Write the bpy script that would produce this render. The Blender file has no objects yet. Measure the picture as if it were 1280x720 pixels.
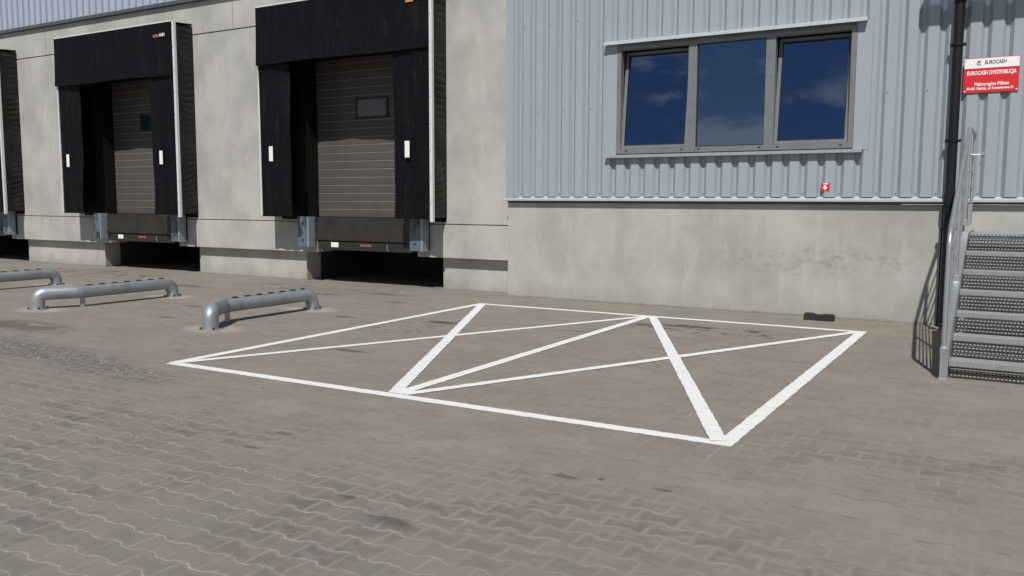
import bpy, bmesh, math, random
from mathutils import Vector, Matrix
random.seed(7)
sc = bpy.context.scene
C = sc.collection
PI = math.pi

# ------------------------------------------------------------------ node helpers
class NT:
    def __init__(s, tree): s.t = tree; s.n = tree.nodes; s.l = tree.links
    def node(s, kind, **kw):
        nd = s.n.new(kind)
        for k, v in kw.items(): setattr(nd, k, v)
        return nd
    def put(s, sock, v):
        if v is None: return
        if isinstance(v, (int, float)): sock.default_value = v
        elif isinstance(v, tuple): sock.default_value = v if len(v) == len(sock.default_value) else v + (1,)
        else: s.l.new(v, sock)
    def m(s, op, a, b=None, c=None, clamp=False):
        nd = s.n.new('ShaderNodeMath'); nd.operation = op; nd.use_clamp = clamp
        s.put(nd.inputs[0], a); s.put(nd.inputs[1], b); s.put(nd.inputs[2], c)
        return nd.outputs[0]
    def mix(s, f, a, b, mode='MIX'):
        nd = s.n.new('ShaderNodeMix'); nd.data_type = 'RGBA'; nd.blend_type = mode
        s.put(nd.inputs[0], f); s.put(nd.inputs[6], a); s.put(nd.inputs[7], b)
        return nd.outputs[2]
    def ramp(s, f, lo, hi, a=0.0, b=1.0):
        nd = s.n.new('ShaderNodeMapRange'); nd.interpolation_type = 'SMOOTHSTEP'
        s.put(nd.inputs[0], f); nd.inputs[1].default_value = lo; nd.inputs[2].default_value = hi
        nd.inputs[3].default_value = a; nd.inputs[4].default_value = b
        return nd.outputs[0]
    def coord(s):
        g = s.n.new('ShaderNodeNewGeometry'); return g.outputs['Position']
    def noise(s, vec, scale, detail=4, rough=.55, sc3=None, dist=0.0, off=None):
        if sc3 or off:
            mp = s.n.new('ShaderNodeMapping'); s.l.new(vec, mp.inputs[0])
            if sc3: mp.inputs['Scale'].default_value = sc3
            if off: mp.inputs['Location'].default_value = off
            vec = mp.outputs[0]
        nd = s.n.new('ShaderNodeTexNoise'); s.l.new(vec, nd.inputs['Vector'])
        nd.inputs['Scale'].default_value = scale; nd.inputs['Detail'].default_value = detail
        nd.inputs['Roughness'].default_value = rough; nd.inputs['Distortion'].default_value = dist
        return nd.outputs[0]
    def sep(s, vec):
        nd = s.n.new('ShaderNodeSeparateXYZ'); s.l.new(vec, nd.inputs[0]); return nd.outputs
    def comb(s, x, y, z=0.0):
        nd = s.n.new('ShaderNodeCombineXYZ')
        s.put(nd.inputs[0], x); s.put(nd.inputs[1], y); s.put(nd.inputs[2], z); return nd.outputs[0]
    def white(s, vec):
        nd = s.n.new('ShaderNodeTexWhiteNoise'); nd.noise_dimensions = '3D'; s.l.new(vec, nd.inputs[0]); return nd.outputs[0]
    def bump(s, h, strength=.3, dist=.01, normal=None):
        nd = s.n.new('ShaderNodeBump'); nd.inputs['Strength'].default_value = strength
        nd.inputs['Distance'].default_value = dist; s.l.new(h, nd.inputs['Height'])
        if normal: s.l.new(normal, nd.inputs['Normal'])
        return nd.outputs[0]
    # soft blob on the ground plane: 1 inside, 0 outside
    def blob(s, x, y, cx, cy, rx, ry, soft=.5):
        dx = s.m('DIVIDE', s.m('SUBTRACT', x, cx), rx); dy = s.m('DIVIDE', s.m('SUBTRACT', y, cy), ry)
        r = s.m('SQRT', s.m('ADD', s.m('MULTIPLY', dx, dx), s.m('MULTIPLY', dy, dy)))
        return s.ramp(r, 1 - soft, 1 + soft, 1.0, 0.0)

def mat(name, rough=.6, metal=0.0, color=(.5, .5, .5), spec=.5):
    m = bpy.data.materials.new(name); m.use_nodes = True
    t = NT(m.node_tree); b = t.n['Principled BSDF']
    b.inputs['Base Color'].default_value = color + (1,)
    b.inputs['Roughness'].default_value = rough; b.inputs['Metallic'].default_value = metal
    b.inputs['Specular IOR Level'].default_value = spec
    return m, t, b

def dirty(name, color, rough=.5, metal=0., amt=.25, scale=6, sc3=None, bump=.15, bscale=60, dirt=None, spec=.5, lo=.5, hi=.75):
    m, t, b = mat(name, rough, metal, color, spec)
    p = t.coord(); n = t.noise(p, scale, 5, .6, sc3); n2 = t.noise(p, scale * 7, 3, .6, sc3, off=(3, 7, 1))
    dc = dirt or tuple(c * .45 for c in color)
    c = t.mix(t.m('MULTIPLY', t.ramp(n, lo, hi), amt), color, dc)
    c = t.mix(t.m('MULTIPLY', t.ramp(n2, .45, .8), amt * .8), c, dc)
    t.l.new(c, b.inputs['Base Color'])
    t.l.new(t.m('MULTIPLY_ADD', n2, .25, rough - .12), b.inputs['Roughness'])
    t.l.new(t.bump(t.noise(p, bscale, 3), bump, .004), b.inputs['Normal'])
    return m

# ------------------------------------------------------------------ materials
def concrete(name, base, stain, base_dirt, streak=.35, kind=0):
    m, t, b = mat(name, .85, 0, base, .3)
    p = t.coord(); x, y, z = t.sep(p)
    big = t.noise(p, .8, 5, .6, off=(4.3, 0, 1.7))
    st = t.noise(p, 3.0, 5, .65, (1, 1, .16))
    fine = t.noise(p, 26, 5, .7)
    c = t.mix(t.ramp(big, .35, .68), base, tuple(v * .76 for v in base))
    c = t.mix(t.m('MULTIPLY', t.ramp(st, .5, .78), streak), c, stain)
    c = t.mix(t.m('MULTIPLY', t.ramp(t.noise(p, 5, 4, .6, (1, 1, .3), off=(9, 2, 2)), .50, .68), .28), c, tuple(min(1, v * 1.2) for v in base))
    # fresh cement wash patches with fairly definite edges
    bx = t.noise(p, 1.5, 2, .4, (1, 1, .7), off=(1.3, 5, 3.1))
    c = t.mix(t.m('MULTIPLY', t.ramp(bx, .55, .585), .22), c, tuple(v * .75 for v in base))
    c = t.mix(t.m('MULTIPLY', t.ramp(fine, .5, .8), .25), c, stain)
    pore = t.n.new('ShaderNodeTexVoronoi'); pore.inputs['Scale'].default_value = 5.5; t.l.new(p, pore.inputs[0])
    pits = t.m('LESS_THAN', pore.outputs['Distance'], .045)
    c = t.mix(t.m('MULTIPLY', pits, .55), c, (.07, .065, .06))
    # splash dirt along the ground
    g = t.m('ADD', z, t.m('MULTIPLY', t.noise(p, 4, 4, .7, (1, 1, .5)), .5))
    c = t.mix(t.m('MULTIPLY', t.ramp(g, .22, .55, 1, 0), base_dirt), c, (.24, .225, .195))
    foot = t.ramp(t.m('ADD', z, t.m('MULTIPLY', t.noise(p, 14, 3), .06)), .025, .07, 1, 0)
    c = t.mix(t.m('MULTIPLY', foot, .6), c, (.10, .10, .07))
    if kind == 1:
        # scraped brown rub marks on the low wall, left of the stairs
        a = t.blob(x, z, -2.45, .78, 1.35, .17, .55)
        bq = t.noise(p, 7, 4, .7, (1, 1, 1.6)); 
        k = t.m('MULTIPLY', a, t.ramp(bq, .45, .68))
        c = t.mix(t.m('MULTIPLY', k, .8), c, (.27, .24, .19))
        a2 = t.blob(x, z, -6.35, .95, .5, .55, .25)
        k2 = t.m('MULTIPLY', a2, t.ramp(t.noise(p, 3, 3, .5, (1.5, 1, .6)), .42, .5))
        c = t.mix(t.m('MULTIPLY', k2, .35), c, (.30, .30, .28))
    t.l.new(c, b.inputs['Base Color'])
    h = t.m('SUBTRACT', t.noise(p, 40, 5, .7), t.m('MULTIPLY', pits, .8))
    t.l.new(t.bump(h, .35, .004), b.inputs['Normal'])
    return m

M = {}
M['panel'] = concrete('precast_concrete', (.430, .430, .408), (.30, .30, .28), .3, .4)
M['base'] = concrete('cast_concrete', (.408, .408, .384), (.28, .278, .252), .35, .38, 1)
M['plinth'] = concrete('plinth_concrete', (.43, .43, .405), (.29, .29, .26), .5, .45)
M['pit'] = dirty('shaded_pit_concrete', (.035, .033, .03), .9, amt=.5)  # near-black: the darkness of the interior is put into the concrete colour
M['joint'] = dirty('joint_sealant', (.05, .048, .044), .8)

def cladding_mat(name, col):
    m, t, b = mat(name, .42, .0, col, .45)
    p = t.coord()
    c = t.mix(t.m('MULTIPLY', t.ramp(t.noise(p, 3, 5, .6, (3, 1, .2)), .5, .8), .22), col, tuple(v * .72 for v in col))
    x, y, z = t.sep(p)
    sheet = t.white(t.comb(t.m('FLOOR', t.m('DIVIDE', x, .942)), 1.0, 2.0))
    c = t.mix(t.m('MULTIPLY', sheet, .10), c, tuple(v * .8 for v in col))
    c = t.mix(t.m('MULTIPLY', t.ramp(t.noise(p, 60, 3, .6), .55, .8), .12), c, (.2, .2, .2))
    t.l.new(c, b.inputs['Base Color'])
    t.l.new(t.m('MULTIPLY_ADD', t.noise(p, 2, 4, .6, (2, 1, .4)), .25, .33), b.inputs['Roughness'])
    t.l.new(t.bump(t.noise(p, 1.7, 3, .5, (1, 1, .5)), .25, .01), b.inputs['Normal'])
    return m
M['clad'] = cladding_mat('coated_steel_sheet', (.300, .345, .388))
M['clad_left'] = cladding_mat('coated_steel_sheet_pale', (.36, .40, .50))
M['flash'] = dirty('coated_flashing', (.43, .47, .50), .45, amt=.3, scale=5, sc3=(3, 1, 1))
M['flash_dark'] = dirty('dark_drip_trim', (.07, .08, .09), .5)
M['sill'] = dirty('sill_sheet', (.27, .295, .32), .45, amt=.3, scale=5, sc3=(3, 1, 1))
M['shade_pad'] = dirty('dark_shade_pad', (.011, .0095, .008), .7, amt=.6, scale=2, dirt=(.018, .016, .014), spec=.12)
M['frame'] = dirty('window_frame_grey', (.165, .178, .184), .4, amt=.35, scale=5)
M['gasket'] = dirty('black_gasket', (.012, .012, .013), .5)
M['black_pipe'] = dirty('black_pipe', (.006, .008, .012), .5, amt=.5, scale=4, sc3=(3, 3, .5), dirt=(.02, .021, .023), spec=.3)
M['fabric'] = dirty('black_shelter_fabric', (.0030, .0034, .0055), .62, amt=.75, scale=1.3, sc3=(2, 2, .6), dirt=(.011, .011, .010), bump=.3, bscale=25, spec=.12)
def fabric_mat():
    m = M['fabric']; t = NT(m.node_tree); b = t.n['Principled BSDF']; p = t.coord()
    src = b.inputs['Base Color'].links[0].from_socket
    k = t.m('MULTIPLY', t.ramp(t.noise(p, 3.2, 5, .7, (1.6, 1, .35), off=(2, 5, 1)), .56, .74), .32)
    t.l.new(t.mix(k, src, (.034, .034, .031)), b.inputs['Base Color'])
fabric_mat()
M['bellows'] = dirty('worn_bellows_fabric', (.0075, .0068, .006), .45, amt=.8, scale=3, dirt=(.034, .028, .020), bump=.3, bscale=30, spec=.4)
M['alu'] = dirty('aluminium_profile', (.66, .67, .68), .45, .1, amt=.35, scale=9)
M['white_patch'] = dirty('white_marker', (.8, .8, .78), .5, amt=.2, scale=10)
M['rubber'] = dirty('black_rubber', (.012, .012, .012), .7, amt=.5, dirt=(.04, .037, .032), bscale=90, bump=.4)
M['steel_plate'] = dirty('shaded_blue_grey_steel', (.13, .16, .20), .5, .2, amt=.85, scale=6, sc3=(1, 1, .5), dirt=(.02, .022, .026), lo=.48, hi=.66)  # bumper face coloured darker for the shade it stands in
M['steel_edge'] = dirty('lit_steel_edge', (.27, .32, .37), .45, .3, amt=.5, scale=8, sc3=(1, 1, .5))  # lighter steel for the bumper side that catches the light
M['dark_steel'] = dirty('dark_steel', (.022, .022, .023), .5, .2, amt=.5, dirt=(.05, .045, .035))
M['red'] = dirty('red_print', (.62, .02, .03), .35, amt=.12, spec=.5)
M['sign_white'] = dirty('white_print', (.82, .82, .83), .35, amt=.1)
M['ink'] = dirty('dark_print', (.09, .09, .10), .4, amt=.1)
M['orange'] = dirty('orange_print', (.62, .25, .07), .4, amt=.1)
M['pinkred'] = dirty('faded_red_print', (.60, .16, .17), .5, amt=.2)
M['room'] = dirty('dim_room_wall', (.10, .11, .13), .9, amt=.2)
M['hazard'] = None

def door_mat():
    m, t, b = mat('door_panel', .5, .0, (.085, .078, .07), .2)
    p = t.coord()
    c = t.mix(t.m('MULTIPLY', t.ramp(t.noise(p, 2, 5, .6, (3, 1, .4)), .4, .75), .4), (.088, .083, .078), (.056, .053, .050))
    t.l.new(c, b.inputs['Base Color']); return m
M['door'] = door_mat()
M['door_glint'] = dirty('door_edge_glint', (.27, .26, .255), .6, amt=.2)

def galv(name, col, sc=18, rough=.38, metal=.75):
    m, t, b = mat(name, rough, metal, col)
    p = t.coord(); v = t.n.new('ShaderNodeTexVoronoi'); v.inputs['Scale'].default_value = sc * 2.5; t.l.new(p, v.inputs[0])
    sp = t.sep(v.outputs['Color'])[0]
    n = t.noise(p, sc * .35, 5, .65)
    c = t.mix(t.m('MULTIPLY', sp, .25), col, tuple(k * .72 for k in col))
    c = t.mix(t.m('MULTIPLY', t.ramp(n, .45, .75), .55), c, tuple(k * .52 for k in col))
    c = t.mix(t.m('MULTIPLY', t.ramp(t.noise(p, sc * .2, 4, .7, off=(5, 5, 5)), .6, .75), .3), c, (.17, .15, .12))
    t.l.new(c, b.inputs['Base Color'])
    t.l.new(t.m('MULTIPLY_ADD', n, .35, rough - .12), b.inputs['Roughness'])
    t.l.new(t.bump(t.noise(p, 50, 3), .12, .003), b.inputs['Normal'])
    return m
M['galv'] = galv('galvanised_steel', (.46, .48, .50))
M['galv_guide'] = galv('galvanised_tube', (.37, .40, .43), 7, .42, .6)
M['riser'] = dirty('riser_steel_shade', (.045, .045, .044), .6, .2, amt=.5, scale=20, dirt=(.09, .07, .05))
M['edge_steel'] = galv('edge_plate_steel', (.17, .20, .235), 18, .45, .5)
M['grate'] = galv('galvanised_grating', (.50, .51, .52), 25, .45, .45)

def hazard_mat():
    m, t, b = mat('hazard_tape', .5, 0, (.03, .03, .03))
    x, y, z = t.sep(t.coord())
    k = t.m('GREATER_THAN', t.m('FRACT', t.m('DIVIDE', y, .21)), .5)
    t.l.new(t.mix(k, (.016, .016, .016), (.22, .235, .235)), b.inputs['Base Color']); return m
M['hazard'] = hazard_mat()

def glass_mat(name, tint, trans=.35, refl=.10):
    m = bpy.data.materials.new(name); m.use_nodes = True; t = NT(m.node_tree); t.n.clear()
    out = t.node('ShaderNodeOutputMaterial')
    gl = t.node('ShaderNodeBsdfGlossy'); gl.inputs['Color'].default_value = tint + (1,); gl.inputs['Roughness'].default_value = .015
    tr = t.node('ShaderNodeBsdfTransparent'); tr.inputs['Color'].default_value = (trans * .75, trans * .9, trans * 1.1, 1)
    lw = t.node('ShaderNodeFresnel'); lw.inputs['IOR'].default_value = 1.5
    f = t.m('ADD', t.m('MULTIPLY', lw.outputs[0], 1.3), refl, clamp=True)
    p = t.coord(); bp = t.bump(t.noise(p, .9, 2), .03, .02); t.l.new(bp, gl.inputs['Normal'])
    mx = t.node('ShaderNodeMixShader'); t.l.new(f, mx.inputs[0]); t.l.new(tr.outputs[0], mx.inputs[1]); t.l.new(gl.outputs[0], mx.inputs[2])
    # thin film of dust
    df = t.node('ShaderNodeBsdfDiffuse'); df.inputs['Color'].default_value = (.5, .5, .48, 1)
    mx2 = t.node('ShaderNodeMixShader'); t.l.new(t.m('MULTIPLY', t.ramp(t.noise(p, 2, 5, .7), .45, .85), .02), mx2.inputs[0])
    t.l.new(mx.outputs[0], mx2.inputs[1]); t.l.new(df.outputs[0], mx2.inputs[2])
    t.l.new(mx2.outputs[0], out.inputs[0]); return m
M['glass'] = glass_mat('window_glass', (.40, .60, 1.0), .30, .17)
M['door_glass'] = glass_mat('door_window_glass', (.5, .65, 1.0), .2, .10)

def canopy_mat():
    m = bpy.data.materials.new('smoked_roof_sheet'); m.use_nodes = True; t = NT(m.node_tree); t.n.clear()
    out = t.node('ShaderNodeOutputMaterial'); tr = t.node('ShaderNodeBsdfTransparent'); tr.inputs[0].default_value = (.5, .55, .6, 1)
    gl = t.node('ShaderNodeBsdfGlossy'); gl.inputs['Roughness'].default_value = .1
    mx = t.node('ShaderNodeMixShader'); mx.inputs[0].default_value = .12
    t.l.new(tr.outputs[0], mx.inputs[1]); t.l.new(gl.outputs[0], mx.inputs[2]); t.l.new(mx.outputs[0], out.inputs[0]); return m
M['canopy'] = canopy_mat()

PL, PH = .2325, .152      # paver length (x) and row height (y)
def ground_mat():
    m, t, b = mat('paver_ground', .85, 0, (.15, .14, .13), .3)
    p = t.coord()
    # slight irregularity in the laying
    wob = t.noise(p, 6, 3, .6); x, y, z = t.sep(p)
    x1 = t.m('ADD', x, t.m('MULTIPLY', t.m('SUBTRACT', wob, .5), .03))
    y1 = t.m('ADD', y, t.m('MULTIPLY', t.m('SUBTRACT', t.noise(p, 5, 3, .6, off=(8, 3, 0)), .5), .034))
    u = t.m('DIVIDE', t.m('ADD', x1, .905), PL); v = t.m('ADD', t.m('DIVIDE', t.m('SUBTRACT', y1, 3.923), PH), 1.0)
    # trapezoid wave of period 1 in u, value -1..1
    fr = t.m('ABSOLUTE', t.m('SUBTRACT', t.m('FRACT', u), .5))          # 0..0.5
    w = t.m('SUBTRACT', t.m('MULTIPLY', t.m('SUBTRACT', fr, .17), 6.2, None, True), .5)
    n = t.m('ROUND', v); par = t.m('SUBTRACT', 1, t.m('MULTIPLY', 2, t.m('FLOORED_MODULO', n, 2)))
    disp = t.m('MULTIPLY', t.m('MULTIPLY', w, .17), par)
    d = t.m('SUBTRACT', t.m('SUBTRACT', v, n), disp)                      # signed distance to long joint (rows)
    row = t.m('ADD', n, t.m('SUBTRACT', t.m('GREATER_THAN', d, 0), 1))
    uu = t.m('ADD', u, t.m('MULTIPLY', t.m('FLOORED_MODULO', t.m('ADD', row, 1), 2), .5))
    uf = t.m('FRACT', uu); dj = t.m('MULTIPLY', t.m('SUBTRACT', .5, t.m('ABSOLUTE', t.m('SUBTRACT', uf, .5))), PL)
    dl = t.m('MULTIPLY', t.m('ABSOLUTE', d), PH)
    rag = t.m('MULTIPLY', t.m('SUBTRACT', t.noise(p, 30, 3, .6), .5), .006)
    jl = t.ramp(t.m('ADD', dl, rag), .0025, .0085, 1, 0); jc = t.ramp(t.m('ADD', dj, rag), .0015, .0070, 1, 0)
    joint = t.m('MAXIMUM', jl, t.m('MULTIPLY', jc, t.ramp(t.noise(p, 2.2, 3, .6, off=(5, 9, 0)), .4, .62, .25, .8)))
    cid = t.comb(t.m('FLOOR', uu), row, 3.0); rnd = t.white(cid); rnd2 = t.white(t.comb(t.m('FLOOR', uu), row, 9.0))
    # paver body
    base = t.mix(rnd, (.218, .195, .168), (.195, .176, .154))
    base = t.mix(t.m('MULTIPLY', t.m('GREATER_THAN', rnd2, .86), .28), base, (.160, .151, .138))
    base = t.mix(t.m('MULTIPLY', t.m('LESS_THAN', rnd2, .12), .22), base, (.222, .192, .168))
    sp = t.noise(p, 9, 4, .6, (1, 1.4, 1)); spots = t.ramp(sp, .54, .70)
    patch = t.ramp(t.noise(p, .7, 4, .6, off=(3, 1, 0)), .40, .66)
    base = t.mix(t.m('MULTIPLY', t.m('MULTIPLY', spots, t.m('MULTIPLY_ADD', patch, .7, .3)), .75), base, (.115, .107, .097))
    core = t.m('MULTIPLY', t.ramp(t.m('ADD', dl, t.m('MULTIPLY', rag, 4)), .010, .034), t.ramp(dj, .006, .024))
    wear = t.m('MULTIPLY', t.ramp(t.noise(p, 1.1, 4, .65, (1, 1.3, 1), off=(6, 1, 3)), .38, .62), t.m('MULTIPLY_ADD', rnd, .6, .4))
    near = t.blob(x, y, -1.25, 3.75, 2.0, .60, .45)
    soft = t.ramp(t.noise(p, 8, 3, .6, (1, 1.6, 1), off=(2, 8, 1)), .32, .55)
    base = t.mix(t.m('MULTIPLY', t.m('MULTIPLY', core, t.m('MULTIPLY', soft, t.m('MAXIMUM', t.m('MULTIPLY', wear, .8), t.m('MULTIPLY', near, t.m('MULTIPLY_ADD', rnd, .6, .4))))), .95), base, (.098, .095, .088))
    base = t.mix(t.m('MULTIPLY', t.ramp(t.noise(p, 60, 4, .7), .45, .8), .35), base, (.14, .13, .114))
    # grey, less brown areas
    base = t.mix(t.m('MULTIPLY', t.ramp(t.noise(p, .45, 3, .5, off=(0, 6, 0)), .42, .62), .4), base, (.184, .171, .155))
    # sand in the joints, partly missing
    jn = t.ramp(t.noise(p, 4.5, 5, .8, off=(2, 2, 2)), .40, .62)
    # dust that has filled and covered the joints: strong in the middle, weak in the foreground
    big = t.noise(p, .8, 4, .55, (1, 1.5, 1), off=(7, 2, 0))
    far = t.ramp(t.m('ADD', t.m('ADD', y, t.m('MULTIPLY', x, .22)), t.m('MULTIPLY', t.m('SUBTRACT', big, .5), 3.2)), 2.2, 4.3)
    mid = t.blob(x, y, -3.3, 4.85, 2.6, .6, .6)
    mid2 = t.blob(x, y, -.9, 4.6, .9, .45, .6)
    right = t.blob(x, y, -.6, 5.6, 1.1, .6, .5)
    dust = t.m('MAXIMUM', t.m('MULTIPLY', far, .70), t.m('MULTIPLY', t.m('MAXIMUM', mid, mid2), .92))
    dust = t.m('SUBTRACT', dust, t.m('MULTIPLY', right, .35), clamp=True)
    keep = t.m('SUBTRACT', 1, dust)
    jcol = t.mix(t.noise(p, 40, 3), (.40, .37, .32), (.32, .295, .255))
    jm = t.m('MULTIPLY', t.m('MULTIPLY', joint, t.m('MULTIPLY_ADD', jn, .75, .25)), t.m('MULTIPLY_ADD', keep, .70, .13))
    c = t.mix(jm, base, jcol)
    dcol = t.mix(t.ramp(t.noise(p, 1.3, 5, .6), .35, .7), (.282, .248, .204), (.230, .206, .174))
    dcol = t.mix(t.m('MULTIPLY', t.ramp(t.noise(p, 70, 4, .75), .5, .75), .35), dcol, (.12, .107, .09))
    c = t.mix(t.m('MULTIPLY', dust, .66), c, dcol)
    # streaky dirt along x
    stx = t.noise(p, 2.0, 5, .7, (.5, 2.4, 1), off=(1, 1, 1))
    c = t.mix(t.m('MULTIPLY', t.ramp(t.noise(p, 11, 5, .8, (.6, 1.5, 1), off=(4, 1, 7)), .54, .70), .24), c, (.105, .095, .082))
    c = t.mix(t.m('MULTIPLY', t.ramp(t.noise(p, 13, 5, .8, (.5, 1.6, 1), off=(9, 4, 7)), .57, .68), .28), c, (.29, .265, .225))
    c = t.mix(t.m('MULTIPLY', t.ramp(stx, .5, .75), .32), c, (.145, .134, .12))
    stl = t.noise(p, 1.6, 5, .65, (.6, 2.0, 1), off=(11, 4, 1))
    c = t.mix(t.m('MULTIPLY', t.ramp(stl, .52, .74), .25), c, (.29, .265, .225))
    rowd = t.m('MULTIPLY', t.ramp(dl, .004, .022, 1, 0), t.ramp(t.noise(p, 5.5, 5, .8, (.8, 1.5, 1), off=(3, 9, 2)), .48, .62))
    c = t.mix(t.m('MULTIPLY', t.m('MULTIPLY', rowd, t.m('MULTIPLY_ADD', far, .8, .1)), .6), c, (.098, .088, .075))
    c = t.mix(t.m('MULTIPLY', t.m('MULTIPLY', t.m('GREATER_THAN', rnd2, .6), dust), .18), c, (.12, .112, .10))
    # small dark spots and chips
    for scale, th, am in ((1.7, .030, .8), (5, .05, .6), (14, .08, .45)):
        vo = t.n.new('ShaderNodeTexVoronoi'); vo.inputs['Scale'].default_value = scale; t.l.new(p, vo.inputs[0])
        rr = t.m('ADD', vo.outputs['Distance'], t.m('MULTIPLY', t.m('SUBTRACT', t.noise(p, scale * 9, 3, .7), .5), th * 1.6))
        sel = t.m('GREATER_THAN', t.sep(vo.outputs['Color'])[0], .45)
        c = t.mix(t.m('MULTIPLY', t.m('MULTIPLY', t.ramp(rr, th * .6, th * 1.2, 1, 0), sel), am), c, (.055, .05, .042))
    def stain(cx, cy, rx, ry, col, amt, c, ns=6, lo=.42, hi=.58, sc3=(1, 1, 1)):
        k = t.m('MULTIPLY', t.blob(x, y, cx, cy, rx, ry, .5), t.ramp(t.noise(p, ns, 5, .7, sc3, off=(cx, cy, 0)), lo, hi))
        return t.mix(t.m('MULTIPLY', k, amt), c, col)
    c = stain(-3.35, 10.35, 1.2, .30, (.042, .035, .026), .9, c, 5, .5, .6)
    c = stain(-3.6, 10.5, .35, .10, (.04, .035, .028), .8, c, 9, .4, .5)
    c = stain(-6.45, 9.15, .22, .10, (.045, .038, .03), .85, c, 10, .3, .42)
    c = stain(-6.7, 8.6, .8, .5, (.075, .066, .055), .6, c, 9, .52, .6)
    c = stain(-10.8, 6.15, .9, .28, (.07, .062, .054), .6, c, 3, .35, .5)
    c = stain(-9.1, 5.15, 1.7, .34, (.085, .085, .09), .85, c, 11, .42, .58, (1, 1.5, 1))
    c = stain(-7.2, 4.9, .9, .25, (.085, .083, .08), .8, c, 12, .48, .6, (1, 1.5, 1))
    c = stain(-11.2, 11.5, 1.2, .5, (.06, .05, .04), .6, c, 4, .5, .62)
    c = stain(-17, 11.4, 2.2, .7, (.06, .05, .04), .6, c, 3, .5, .62)
    for (cx, cy, rx, ry) in ((-10.6, 8.6, .18, .07), (-9.9, 7.6, .16, .06), (-7.9, 8.9, .2, .07), (-6.1, 6.9, .3, .06), (-13.2, 10.6, .5, .14), (-10.1, 10.9, .35, .1), (-9.2, 11.4, .5, .1), (-12.2, 11.7, .3, .07),
                             (-3.3, 7.7, .14, .05), (-8.3, 10.6, .25, .06), (-14.2, 8.8, .3, .06), (-4.6, 9.4, .2, .04)):
        c = stain(cx, cy, rx, ry, (.062, .054, .044), .7, c, 9, .36, .52)
    for (cx, cy, rx, ry) in ((-4.27, 4.18, .07, .03), (-4.22, 3.83, .07, .025), (-2.63, 3.28, .13, .05), (-2.2, 4.35, .10, .03), (-3.05, 3.43, .06, .03), (-1.62, 4.42, .05, .02)):
        c = stain(cx, cy, rx, ry, (.075, .07, .062), .7, c, 12, .25, .5)
    # rings of dust and cement round the guide feet
    for cx, cy in ((-8.54, 7.2), (-8.84, 9.23), (-12.14, 7.17), (-11.96, 9.24), (-15.47, 9.39)):
        k = t.m('MULTIPLY', t.blob(x, y, cx, cy, .42, .26, .35), t.ramp(t.noise(p, 6, 3), .32, .5))
        c = t.mix(t.m('MULTIPLY', k, .8), c, (.34, .315, .27))
    t.l.new(c, b.inputs['Base Color'])
    hgt = t.m('ADD', t.m('MULTIPLY', t.m('MULTIPLY', joint, keep), -.6), t.m('MULTIPLY', t.noise(p, 55, 5, .75), .35))
    hgt = t.m('ADD', hgt, t.m('MULTIPLY', t.m('MULTIPLY', rnd, keep), .25))
    t.l.new(t.bump(hgt, .45, .006), b.inputs['Normal'])
    return m, dict(joint=None)
M['ground'], _ = ground_mat()

def paint_mat():
    m, t, b = mat('white_road_paint', .6, 0, (.66, .67, .66), .35)
    p = t.coord(); x, y, z = t.sep(p)
    u = t.m('DIVIDE', x, PL); v = t.m('ADD', t.m('DIVIDE', t.m('SUBTRACT', y, 3.923), PH), 1.0)
    dl = t.m('MULTIPLY', t.m('ABSOLUTE', t.m('SUBTRACT', v, t.m('ROUND', v))), PH)
    rag = t.m('MULTIPLY', t.m('SUBTRACT', t.noise(p, 12, 3, .7), .5), .03)
    j = t.m('MULTIPLY', t.ramp(t.m('ADD', dl, rag), .001, .006, 1, 0), t.ramp(t.noise(p, 7, 3), .42, .56))
    c = t.mix(t.m('MULTIPLY', j, .55), (.72, .73, .725), (.30, .31, .28))
    c = t.mix(t.m('MULTIPLY', t.ramp(t.noise(p, 24, 5, .8), .58, .70), .5), c, (.38, .36, .33))
    c = t.mix(t.m('MULTIPLY', t.ramp(t.noise(p, 2, 3), .4, .7), .10), c, (.5, .49, .46))
    t.l.new(c, b.inputs['Base Color'])
    t.l.new(t.bump(t.noise(p, 60, 5, .75), .4, .004), b.inputs['Normal'])
    # overspray / ragged rim: uv-free, the mesh edge is ragged itself
    return m
M['paint'] = paint_mat()
m, t, b = mat('faint_chalk', .8, 0, (.4, .39, .37)); M['chalk'] = m; b.inputs['Base Color'].default_value = (.55, .55, .53, 1)
tr = t.node('ShaderNodeBsdfTransparent'); mx = t.node('ShaderNodeMixShader')
t.l.new(t.ramp(t.noise(t.coord(), 30, 4, .8), .46, .72), mx.inputs[0]); t.l.new(tr.outputs[0], mx.inputs[1])
t.l.new(b.outputs[0], mx.inputs[2]); t.l.new(mx.outputs[0], t.n['Material Output'].inputs[0])
M['gravel'] = dirty('gravel_chips', (.15, .145, .14), .9, amt=.8, scale=30, dirt=(.06, .06, .06))
M['gravel_pale'] = dirty('pale_chips', (.42, .40, .36), .9, amt=.4, scale=30)

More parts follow.
